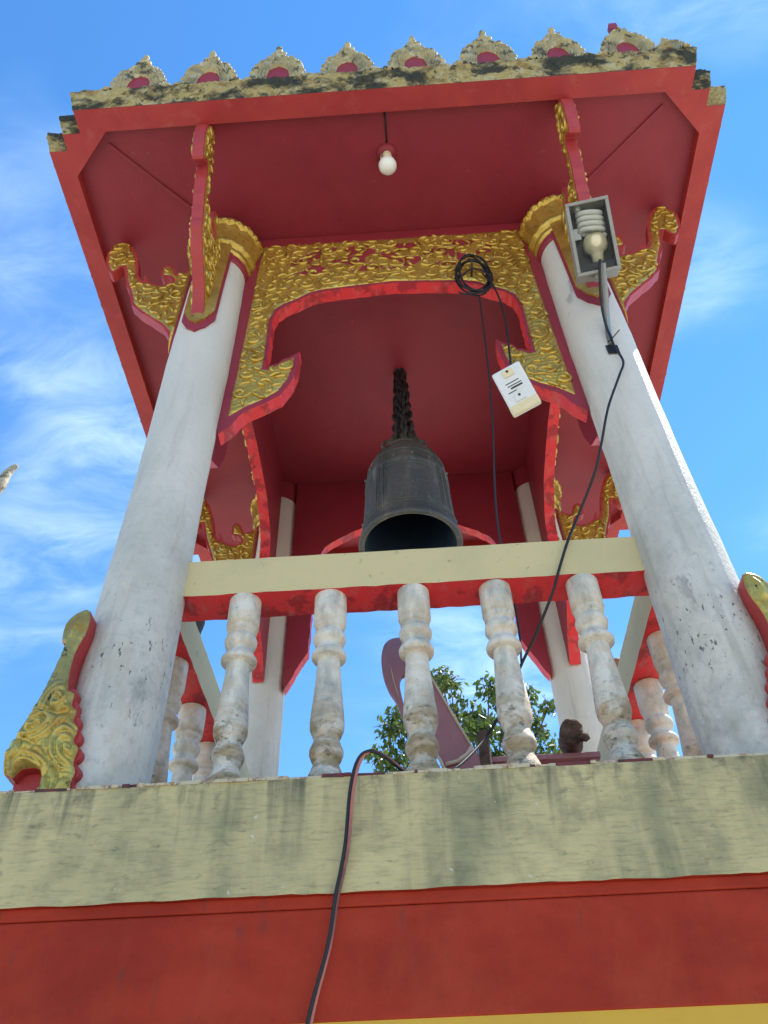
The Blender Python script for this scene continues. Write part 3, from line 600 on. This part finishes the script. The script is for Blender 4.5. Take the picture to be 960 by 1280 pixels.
for k, x in enumerate((-1.375, -.975, -.578, -.19, .20, .61, .995, 1.385)):
    a = link('antefix', amb if k == 7 else am[k % 3], roof); a.location = (x, -1.938, FZ+.172); a.rotation_euler = (.14, jit(.03), jit(.05))
    s = 1+jit(.04); a.scale = (s, 1, s*1.1)
    if k == 7: tag(a, 'pale gold roof ornament whose top knob is a broken dark red stub')
a = link('antefix', am[1], roof); a.location = (1.60, -1.93, FZ+.17); a.scale = (.55, 1, .5); a.rotation_euler = (.1, .05, -.3)
# roof tiers above (barely seen from below)
for (h0, h1, z0, z1) in ((1.66, 1.25, FZ+.175, 4.15), (1.2, .75, 4.12, 4.75), (.7, .12, 4.72, 5.9)):
    t = MB(); vs = [(sx*h, sy*h, z) for h, z in ((h0, z0), (h1, z1)) for sx, sy in ((-1, -1), (1, -1), (1, 1), (-1, 1))]
    t.add(vs, [(0, 1, 5, 4), (1, 2, 6, 5), (2, 3, 7, 6), (3, 0, 4, 7), (4, 5, 6, 7)]); t.build('roof_tier', 'tile', roof)

# ------------------------------------------------------------------ bell and chain
BX, BY = .012, 0.0
bell = empty('temple_bell', (BX, BY, 1.71)); tag(bell, 'large dark bronze bell hanging mouth down inside the tower', 'bell')
bp = [(.262, .012), (.290, .0), (.296, .012), (.293, .035), (.283, .055), (.279, .06), (.281, .075), (.276, .085), (.273, .10), (.266, .2), (.259, .34), (.252, .47), (.251, .48), (.254, .49), (.254, .515), (.249, .525), (.243, .57), (.228, .64), (.203, .70), (.168, .755), (.135, .79), (.118, .805), (.116, .812), (.120, .82), (.118, .84), (.105, .855), (.06, .86), (.0, .862)]
bi = [(.262, .012), (.245, .06), (.235, .3), (.22, .5), (.18, .66), (.1, .74), (0, .76)]
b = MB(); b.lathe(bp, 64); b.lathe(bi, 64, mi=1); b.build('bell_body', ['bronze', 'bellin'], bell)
rb = MB()     # raised crossing bands that divide the wall into panels
for k in range(4):
    a0 = k*math.pi/2+.95
    for da in (-.13, -.06, .06, .13):
        pts = []
        for (r, z) in [(.2735, .10), (.2665, .2), (.2595, .34), (.2535, .47), (.2435, .57), (.2285, .64), (.2035, .70)]: pts.append((r*math.cos(a0+da), r*math.sin(a0+da), z))
        rb.tube(pts, .0045, 5)
for z, r in ((.115, .273), (.135, .272), (.455, .2535), (.60, .238)):
    rb.tube([(r*math.cos(2*math.pi*i/56), r*math.sin(2*math.pi*i/56), z) for i in range(56)], .004, 5, closed=True)
rb.build('raised_band', 'bronze', bell)
bo = MB()
for k in range(4):
    for (da, z) in ((.35, .535), (.78, .54), (1.2, .535), (.5, .16), (.78, .165), (1.05, .16)):
        a_ = k*math.pi/2+.95+da; r = .250 if z > .4 else .268; blob(bo, (r*math.cos(a_), r*math.sin(a_), z), .012, 0)
tag(bo.build('boss', 'bronze', bell), kind='stuff')
cr = MB()      # crown: two-headed loop with eyes
th = [math.pi*i/14 for i in range(15)]
cr.tube([(.085*math.cos(t), 0, .855+.155*math.sin(t)**.8) for t in th], [.03-.006*math.sin(t) for t in th], 10)
cr.tube([(0, .06*math.cos(t), .855+.13*math.sin(t)**.8) for t in th], .022, 10)
cr.tube([(-.105+.032*math.cos(t*2), 0, .91+.04*math.sin(t*2)) for t in th], .013, 6); cr.tube([(.105+.032*math.cos(t*2), 0, .90+.035*math.sin(t*2)) for t in th], .013, 6)
cr.build('crown_loop', 'bronze', bell)
chain = empty('hanging_chain', (BX, BY, SZ)); tag(chain, 'thick dark iron chain hanging the bell from the red ceiling', 'chain')
lk = MB(); L = [(.023*math.cos(2*math.pi*i/20), 0, .030*math.sin(2*math.pi*i/20)+(.012 if math.sin(2*math.pi*i/20) > 0 else -.012)) for i in range(20)]
lk.tube(L, .0115, 6, closed=True); lk_me = lk.mesh('link', ['iron'])
z_top, z_bot = SZ-.02, 2.70
for strand in range(6):
    m_ = 14
    for i in range(m_):
        t = i/(m_-1); spread = .012+.042*t
        a_ = strand*math.pi/3+.6
        o = link('link', lk_me, chain); o.location = (spread*math.cos(a_)+jit(.004), spread*math.sin(a_)+jit(.004), (z_top-SZ)+(z_bot-z_top)*t+jit(.004))
        o.rotation_euler = (jit(.25), jit(.25), strand+(i % 2)*math.pi/2+jit(.3))
hk = MB(); hk.tube([(.022*math.cos(2*math.pi*i/16), 0, -.012+.03*math.sin(2*math.pi*i/16)) for i in range(16)], .009, 6, closed=True); hk.lathe([(0.001, -.012), (.04, -.010), (.042, .002)], 20); hk.build('ceiling_hook', 'iron', chain)

# ------------------------------------------------------------------ hanging bulb under the eave
hb = empty('light_bulb', (.008, -1.545, SZ)); tag(hb, 'cream light bulb hanging under the front eave', 'light bulb')
m_ = MB(); m_.lathe([(.001, -.034), (.03, -.034), (.052, -.022), (.058, -.006), (.058, .002)], 28); m_.build('ceiling_rose', 'red', hb)
m_ = MB(); m_.lathe([(.001, -.10), (.021, -.098), (.023, -.06), (.027, -.05), (.024, -.03)], 20); m_.build('socket', 'cream', hb)
m_ = MB(); m_.lathe([(.0, -.247), (.02, -.244), (.038, -.231), (.050, -.205), (.051, -.187), (.046, -.162), (.034, -.132), (.024, -.108), (.02, -.095)], 28); m_.build('bulb', 'cfl', hb)
m_ = MB(); m_.tube([(-.03, -.01, -.16), (-.036, -.012, -.10), (-.03, -.008, -.03)], .004, 6); m_.build('pull_cord', 'palewire', hb)
m_ = MB(); m_.tube([(.003, -.058, -.006), (.002, -.15, -.006), (0, -.225, -.008)], .0055, 6); m_.build('conduit', 'black', hb)

# ------------------------------------------------------------------ flood lamp on the right column
LC = Vector((.957, -1.54, 2.226))
view = (LC-Vector(M.translation)).normalized()
nrm = Vector((-.13, -.72, -.60)).normalized()
ur = (u2*math.cos(R(9.5))-r2*math.sin(R(9.5))); upv = (ur-nrm*ur.dot(nrm)).normalized(); rgt = upv.cross(nrm).normalized()
lamp = empty('flood_lamp', LC); LM = Matrix((rgt, -nrm, upv)).transposed().to_4x4(); LM.translation = LC; lamp.matrix_world = LM
tag(lamp, 'grey framed flood lamp with spiral bulb fixed to the right column', 'lamp')
LW, LH, LD = .101, .183, .10
h = MB()   # open tray: sides + back
def tray(mb, w, h_, d0, d1, t, taper, mi):
    for (x0, x1, z0, z1) in ((-w, w, h_-t, h_), (-w, w, -h_, -h_+t), (-w, -w+t, -h_+t, h_-t), (w-t, w, -h_+t, h_-t)): mb.box((x0, d0, z0), (x1, d1, z1), mi)
tray(h, LW-.004, LH-.004, .004, LD, .008, 0, 0); h.box((-LW+.004, LD-.008, -LH+.004), (LW-.004, LD+.004, LH-.004)); h.build('housing', 'grey', lamp, bevel=.004)
h = MB(); h.box((-LW+.013, LD-.02, -LH+.013), (LW-.013, LD-.010, LH-.013))
for (x0, x1, z0, z1) in ((-LW+.0125, -LW+.016, -LH+.013, LH-.013), (LW-.016, LW-.0125, -LH+.013, LH-.013)): h.box((x0, .006, z0), (x1, LD-.011, z1))
h.box((-LW+.017, .012, -LH+.013), (LW-.017, LD-.021, -LH+.062)); h.build('reflector', 'dark', lamp, bevel=.002)
h = MB(); tray(h, LW, LH, -.012, .003, .016, 0, 0); h.build('frame', 'grey', lamp, bevel=.003)
h = MB(); h.box((-LW+.0165, -.006, -LH+.0165), (LW-.0165, -.003, LH-.0165)); h.build('glass_pane', 'glass', lamp)
h = MB(); pts = []
for i in range(150):
    t = i/149; a_ = t*4.6*2*math.pi; pts.append((.008+.054*math.cos(a_), .048+.030*math.sin(a_), .030+.125*t-.012*math.cos(a_)))
h.tube(pts, .0125, 8); h.build('spiral_tube', 'cfl', lamp)
h = MB(); h.lathe([(.018, -.115), (.026, -.110), (.028, -.08), (.031, -.068), (.053, -.050), (.057, -.028), (.055, .0), (.045, .018), (.02, .026), (.001, .028)], 24, c=(.012, .046, 0)); h.build('ballast', 'cream', lamp)
h = MB(); h.lathe([(.001, -.150), (.022, -.148), (.023, -.11), (.019, -.106)], 20, c=(.012, .046, 0)); h.build('socket', 'grey', lamp)
h = MB(); h.box((-.078, .05, .02), (-.045, .054, .075)); h.build('sticker', 'wplast', lamp)
h = MB(); h.box((-.022, .0, -LH-.022), (.022, .05, -LH+.002)); h.build('junction_block', 'grey', lamp, bevel=.003)
def lw(p): return LM.inverted() @ Vector(p)
h = MB(); h.tube([lw(p) for p in smooth([(.985, -1.475, 2.09), (.99, -1.42, 2.06), (.994, -1.36, 2.01), (.992, -1.29, 1.93), (.986, -1.248, 1.84), (.982, -1.24, 1.76)], 4)], .0135, 10); h.build('support_pipe', 'steel', lamp)
h = MB(); h.tube([lw(p) for p in smooth([(.965, -1.50, 2.08), (.963, -1.43, 2.03), (.965, -1.34, 1.95), (.975, -1.28, 1.86), (.985, -1.262, 1.78)], 4)], .0062, 6); h.build('supply_wire', 'black', lamp)
h = MB(); q = []
for i in range(7):
    for z in (1.705, 1.775): a_ = -1.86+.34*i/6; q.append(lw((1+(CR+.006)*math.cos(a_), -CY+(CR+.006)*math.sin(a_), z-.012*i/6-.01)))
h.add(q, [(2*i, 2*i+2, 2*i+3, 2*i+1) for i in range(6)]); h.build('tape', 'black', lamp)
hp = MB(); hp.tube([lw(p) for p in [(1.025, -1.285, 1.81), (.985, -1.262, 1.775), (.965, -1.25, 1.765)]], .003, 5); hp.build('tie', 'iron', lamp)

# ------------------------------------------------------------------ cables
def cable(name, pts, rad, m, label, k=8, cat='cable'):
    mb = MB(); mb.tube(smooth(pts, k), rad, 7); return tag(mb.build(name, m), label, cat)
cable('lamp_cable', [(.985, -1.262, 1.80), (.984, -1.262, 1.70), (.998, -1.255, 1.60), (.95, -1.262, 1.48), (.858, -1.262, 1.27), (.79, -1.24, 1.07), (.745, -1.20, .95), (.671, -1.118, .821), (.60, -1.112, .68), (.543, -1.108, .545), (.50, -1.09, .44), (.43, -1.0, .33), (.369, -.95, .24), (.30, -.93, .11), (.235, -.93, .0), (.18, -.96, -.08), (.10, -1.06, -.20), (.03, -1.2, -.30), (.0, -1.27, -.343)], .0055, 'black', 'thin dark cable sagging from the flood lamp across the handrail')
ce = empty('hanging_cable', (-.2, -1.38, -.6)); tag(ce, 'two-strand red and black cable looped over the platform edge, hanging down', 'cable')
base = smooth([(0.0, -1.24, -.343), (-.06, -1.32, -.338), (-.105, -1.375, -.325), (-.145, -1.395, -.318), (-.175, -1.395, -.345), (-.194, -1.39, -.424), (-.205, -1.382, -.55), (-.217, -1.375, -.62), (-.231, -1.372, -.685), (-.247, -1.368, -.79), (-.287, -1.365, -.945), (-.33, -1.365, -1.2), (-.30, -1.37, -1.9), (-.32, -1.40, GZ+.01)], 10)
for ph, m_, nm in ((0, 'pinkwire', 'wire'), (math.pi, 'black', 'wire')):
    mb = MB(); pts = []
    for i, p in enumerate(base):
        a_ = ph+.55*math.sin(i*.09)+.4; d = .0044
        pts.append(p+Vector((d*math.cos(a_), d*math.sin(a_)*.8, d*.3*math.sin(a_)))-ce.location)
    mb.tube(pts, .0046, 7); o = mb.build(nm, m_, ce); tag(o, 'faded red strand' if ph == 0 else 'black strand')

# coil of black wire and the white box hung from it
co = empty('wire_coil', (.444, -1.13, 2.60)); tag(co, 'coil of black wire hooked on the gold arch', 'wire coil')
mb = MB(); pts = []
for i in range(150):
    t = i/149; a_ = t*2*math.pi*6.3; rx = .085+.012*math.sin(i*.21); rz = .19+.025*math.sin(i*.13+1)
    pts.append((rx*math.cos(a_)+.008*math.sin(i*.37), -.012*math.sin(a_*.31)-.012, .06+rz*math.sin(a_)+.012*math.cos(i*.3)))
mb.tube(pts, .005, 6); mb.build('loop', 'black', co)
mb = MB(); mb.tube(smooth([(-.08, -.02, .03), (0, -.03, .10), (.08, -.025, .02), (.06, -.02, -.12), (-.05, -.02, -.15), (-.1, -.02, -.12)], 6), .005, 6); mb.build('loose_end', 'black', co)
nl = MB(); nl.tube([(0, .06, .17), (0, -.04, .175)], .006, 6); nl.build('nail', 'iron', co)
cable('box_cable', [(.49, -1.15, 2.66), (.53, -1.155, 2.52), (.548, -1.16, 2.34), (.548, -1.165, 2.1), (.53, -1.175, 1.86), (.515, -1.19, 1.66)], .0052, 'black', 'short black lead running from the wire coil to the white box')
cable('straight_cord', [(.447, -1.14, 2.45), (.449, -1.13, 2.38), (.43, -1.125, 1.9), (.398, -1.12, 1.4), (.362, -1.0, .9), (.385, -.93, .45), (.37, -.945, .25)], .0042, 'black', 'long thin cord dropping straight from the wire coil behind the handrail')
WC = Vector((.515, -1.20, 1.52)); wb = empty('junction_box', WC)
wnr = (Vector(M.translation)-WC).normalized(); wnr = (wnr+Vector((-.1, -.25, .15))).normalized()
wup = (u2*math.cos(R(28))-r2*math.sin(R(28))); wup = (wup-wnr*wup.dot(wnr)).normalized(); wrt = wup.cross(wnr)
WM = Matrix((wrt, -wnr, wup)).transposed().to_4x4(); WM.translation = WC; wb.matrix_world = WM
tag(wb, 'white plastic electrical box with small dark print dangling on a lead', 'electrical box')
BW, BHh = .068, .108
m_ = MB(); m_.box((-BW, -.018, -BHh), (BW, .018, BHh)); m_.build('case', 'wplast', wb, bevel=.008)
m_ = MB(); m_.box((-BW-.001, -.021, -BHh-.002), (BW+.001, .019, -BHh+.045)); m_.build('end_cover', 'cream', wb, bevel=.008)
for z in (BHh-.028, -BHh+.068):
    m_ = MB(); m_.box((-.024, -.0225, z-.018), (.024, -.0185, z+.016)); m_.build('screw_plate', 'cream' if z > 0 else 'wplast', wb, bevel=.002)
    m_ = MB(); m_.tube([(0, -.0225, z+.006), (0, -.0245, z+.006)], .006, 10); m_.build('screw', 'ink', wb)
for i, (x0, x1) in enumerate(((-.034, .030), (-.03, .036), (-.02, .036), (-.04, .0))):
    m_ = MB(); z = .032-.014*i; m_.box((x0, -.0188, z), (x1, -.0183, z+(.004 if i != 2 else .008))); m_.build('printed_line', 'ink', wb)

# ------------------------------------------------------------------ things standing on the platform
MY = -.56
mv = empty('painted_board', (.0, MY, PZ)); tag(mv, 'mauve painted board with a slotted hooked end, leaning behind the middle baluster', 'board')
def W0(p): return (p[0], p[1]-PZ)
hook = [(-.012, .60), (-.035, .645), (-.07, .665), (-.111, .655), (-.136, .62), (-.146, .552), (-.138, .473), (-.118, .408), (-.094, .362), (-.078, .315), (-.055, .22), (-.02, .10), (.06, .02), (.10, -.02), (.03, .06), (-.01, .16), (-.04, .26), (-.062, .345), (-.071, .40), (-.074, .44), (-.066, .47), (-.045, .484), (-.02, .50), (-.008, .55)]
m_ = MB(); m_.prism([W0(p) for p in smooth2(hook, 3)], (0, 0, 0), (1, 0, 0), (0, 0, 1), (0, 1, 0), -.014, .014, 0, 0); m_.build('hooked_end', 'mauve', mv, bevel=.002)
m_ = MB()
sl = [(-.113, .548), (-.104, .50), (-.092, .43), (-.076, .36), (-.088, .40), (-.102, .47)]
m_.prism([W0(p) for p in sl], (0, -.0155, 0), (1, 0, 0), (0, 0, 1), (0, 1, 0), -.001, .001, 0); m_.build('slot_lining', 'pale', mv)
slab_ = [(.03, .53), (.052, .482), (.188, .152), (.212, .118), (.25, .098), (.30, .085), (.30, -.35), (.13, -.35), (.075, .07), (.05, .20), (.01, .42), (-.01, .56)]
m_ = MB(); m_.prism([W0(p) for p in slab_], (0, .034, 0), (1, 0, 0), (0, 0, 1), (0, 1, 0), -.016, .016, 0, 0); m_.build('leaning_plank', 'mauve', mv, bevel=.002)
m_ = MB(); m_.tube([(p[0], .014, p[1]-PZ) for p in [(.03, .535), (.052, .486), (.12, .322), (.190, .154)]], .005, 6); m_.tube([(p[0], .008, p[1]-PZ) for p in [(.190, .152), (.17, .12), (.13, .093), (.085, .083)]], .009, 6); m_.tube([(p[0], -.012, p[1]-PZ) for p in [(.050, .12), (.066, .09), (.085, .04)]], .006, 6); m_.build('bare_edge', 'pale', mv)
m_ = MB(); m_.box((.26, -.02, .425), (.66, .04, .447)); m_.box((.27, -.01, 0), (.30, .03, .425)); m_.box((.62, -.01, 0), (.65, .03, .425)); m_.build('ledge_plank', 'mauve', mv, bevel=.003)
def log(name, c, r, ln_, dirv, label, seed, lump=None):
    random.seed(seed); mb = MB(); d = Vector(dirv).normalized(); q = Vector((0, 0, 1)) if abs(d.z) < .9 else Vector((1, 0, 0)); a = (q-d*q.dot(d)).normalized(); w = d.cross(a); n = 22
    ph = [random.uniform(0, 6) for _ in range(3)]; o = 0
    rows = [(-.5*ln_, .0), (-.5*ln_-.004, .5), (-.5*ln_, .86), (-.5*ln_+.012, 1.0)]+[(-.5*ln_+ln_*i/7, 1+jit(.04)) for i in range(1, 7)]+[(.5*ln_, .9), (.5*ln_+.004, .0)]
    for (t, k) in rows:
        for i in range(n):
            an = 2*math.pi*i/n; rr = r*k*(1+.06*math.sin(2*an+ph[0])+.05*math.sin(5*an+ph[1])+.03*math.sin(9*an+t*20)); p = Vector(c)+d*(t+jit(.004)*(k > .3))+(a*math.cos(an)+w*math.sin(an))*rr; mb.v.append(tuple(p))
    for j in range(len(rows)-1):
        for i in range(n): k = (i+1) % n; mb.f.append([j*n+i, j*n+k, (j+1)*n+k, (j+1)*n+i]); mb.m.append(0); mb.sm.append(True)
    if lump:
        for (p, rr) in lump: blob(mb, p, rr, 0)
    return tag(mb.build(name, 'log'), label, 'log')
log('wooden_log', (.560, -.60, .136), .047, .17, (.1, 1, .15), 'dark knobbly log end resting on the ledge beside the right back column', 3, lump=[((.594, -.68, .094), .020), ((.582, -.67, .105), .024)])
log('wooden_post', (.224, -.70, -.117), .021, .48, (.0, .0, 1), 'short upright brown wooden post beside the mauve board', 5)

for (x, y, rr_, hh, mt_, lab) in ((.960, -.05, .043, .135, 'clay', 'small reddish brown clay pot on the right side handrail'), (-.958, -.60, .045, .10, 'dclay', 'small dark brown bowl on the left side handrail')):
    m_ = MB(); m_.lathe([(.001, 0), (rr_*.62, 0), (rr_*.8, hh*.3), (rr_, hh*.75), (rr_*1.06, hh*.9), (rr_*1.05, hh), (rr_*.93, hh), (rr_*.85, hh*.7), (rr_*.55, hh*.15), (.001, hh*.12)], 24)
    o = m_.build('clay_pot', mt_); o.location = (x, y, RZT+.002); tag(o, lab, 'pot')
# ------------------------------------------------------------------ trees
def leaf_cloud(mb, centers, per, size, seed):
    rr = random.Random(seed)
    for (c, rad) in centers:
        for i in range(int(per*(rad/.2)**2)):
            d = Vector((rr.gauss(0, 1), rr.gauss(0, 1), rr.gauss(0, 1))); d = d.normalized()*rad*rr.random()**.5; p = Vector(c)+d*Vector((1, 1, .85)).x
            dn = Vector((rr.gauss(0, .55), rr.gauss(0, .55), -.75+rr.gauss(0, .35))).normalized(); sd = dn.cross(Vector((rr.gauss(0, 1), rr.gauss(0, 1), rr.gauss(0, 1)))).normalized(); nn_ = dn.cross(sd)
            l = size*rr.uniform(.7, 1.3); w = l*.26
            vs = [p, p+dn*l*.45+sd*w+nn_*w*.35, p+dn*l, p+dn*l*.45-sd*w+nn_*w*.35, p+dn*l*.5]
            mb.add(vs, [(0, 1, 4), (1, 2, 4), (2, 3, 4), (3, 0, 4)], 0, False)
def tree(name, basep, fork, clumps, label, seed, size=.10, per=110, trunk=.13):
    rr = random.Random(seed); t = empty(name, basep); tag(t, label, 'tree'); B = Vector(basep)
    tm = MB(); f = Vector(fork); tm.tube([v-B for v in smooth([B-Vector((0, 0, .2)), B.lerp(f, .35)+Vector((.12, 0, 0)), B.lerp(f, .7)-Vector((.08, 0, 0)), f], 5)], [trunk*(1-.045*i*.9) for i in range(16)], 12); tm.build('trunk', 'bark', t)
    bmb = MB()
    for (c, rad) in clumps:
        c = Vector(c); mid = f.lerp(c, .5)+Vector((rr.uniform(-.15, .15), rr.uniform(-.15, .15), rr.uniform(-.1, .25)))
        pts = smooth([f, mid, c+Vector((0, 0, -.02))], 6); bmb.tube([p-B for p in pts], [.022*(1-i/len(pts))+.004 for i in range(len(pts))], 6)
        for _ in range(5):
            e = c+Vector((rr.gauss(0, 1), rr.gauss(0, 1), rr.gauss(0, 1))).normalized()*rad*1.05; bmb.tube([c-B, c.lerp(e, .5)+Vector((0, 0, .03))-B, e-B], [.006, .005, .003], 5)
    bmb.build('branches', 'bark', t)
    lm = MB(); leaf_cloud(lm, [(Vector(c)-B, r_) for c, r_ in clumps], per, size, seed+1); lm.build('crown', 'leaf', t, recalc=False)
    return t
ty = 6.0
cl = [(-.30, 4.02, .26), (-.48, 3.80, .22), (-.22, 4.28, .18), (-.1, 3.9, .2), (.30, 4.86, .17), (.33, 4.6, .17), (.45, 4.45, .18), (.60, 4.83, .09), (.44, 4.2, .17), (.70, 4.15, .2), (.85, 4.55, .2), (.98, 4.72, .2), (.92, 4.3, .22), (1.15, 4.45, .22), (1.2, 4.1, .24), (.8, 3.9, .2), (1.0, 3.75, .22), (1.56, 4.72, .11), (1.74, 4.42, .15), (1.58, 4.36, .15), (1.62, 4.15, .12), (1.42, 4.28, .14), (1.48, 3.78, .2), (1.78, 3.74, .17), (1.55, 3.55, .3), (.5, 3.8, .25), (.2, 3.65, .3), (-.2, 3.5, .35), (.8, 3.4, .4), (1.3, 3.3, .4), (0.3, 3.1, .4), (2.0, 3.4, .3), (1.28, 4.78, .12)]
rt_ = random.Random(3)
tree('leafy_tree', (.9, 7.2, GZ), (.8, 6.8, 1.9), [((x, ty+rt_.uniform(-.5, .7), z), r_) for x, z, r_ in cl], 'leafy green tree seen behind the tower between the balusters', 17)
# bare pale twig reaching into the left of the picture
tb = Vector((-6.2, 1.2, GZ)); tt = empty('bare_tree', tb); tag(tt, 'pale bare branch tip poking in at the left edge', 'tree')
m_ = MB(); m_.tube([p-tb for p in smooth([tb-Vector((0, 0, .2)), Vector((-6.1, 1.2, -1)), Vector((-5.9, 1.15, .8)), Vector((-5.4, 1.1, 2.0))], 6)], [.16-.005*i for i in range(19)], 12); m_.build('trunk', 'palebark', tt)
for pts, r0 in (([(-5.4, 1.1, 2.0), (-4.6, 1.05, 2.7), (-3.75, 1.0, 3.05), (-3.45, 1.0, 3.40), (-3.34, 1.0, 3.58), (-3.325, 1.0, 3.72), (-3.30, 1.0, 3.80), (-3.262, 1.0, 3.85)], .06), ([(-5.4, 1.1, 2.0), (-5.6, .9, 2.9), (-5.3, .8, 3.6)], .06), ([(-5.4, 1.1, 2.0), (-5.2, 1.6, 2.8), (-4.9, 1.9, 3.3)], .05)):
    sp = smooth(pts, 5); m_ = MB(); m_.tube([p-tb for p in sp], [r0*(1-i/len(sp))**.8+.0165 for i in range(len(sp))], 10); m_.build('branch', 'palebark', tt)
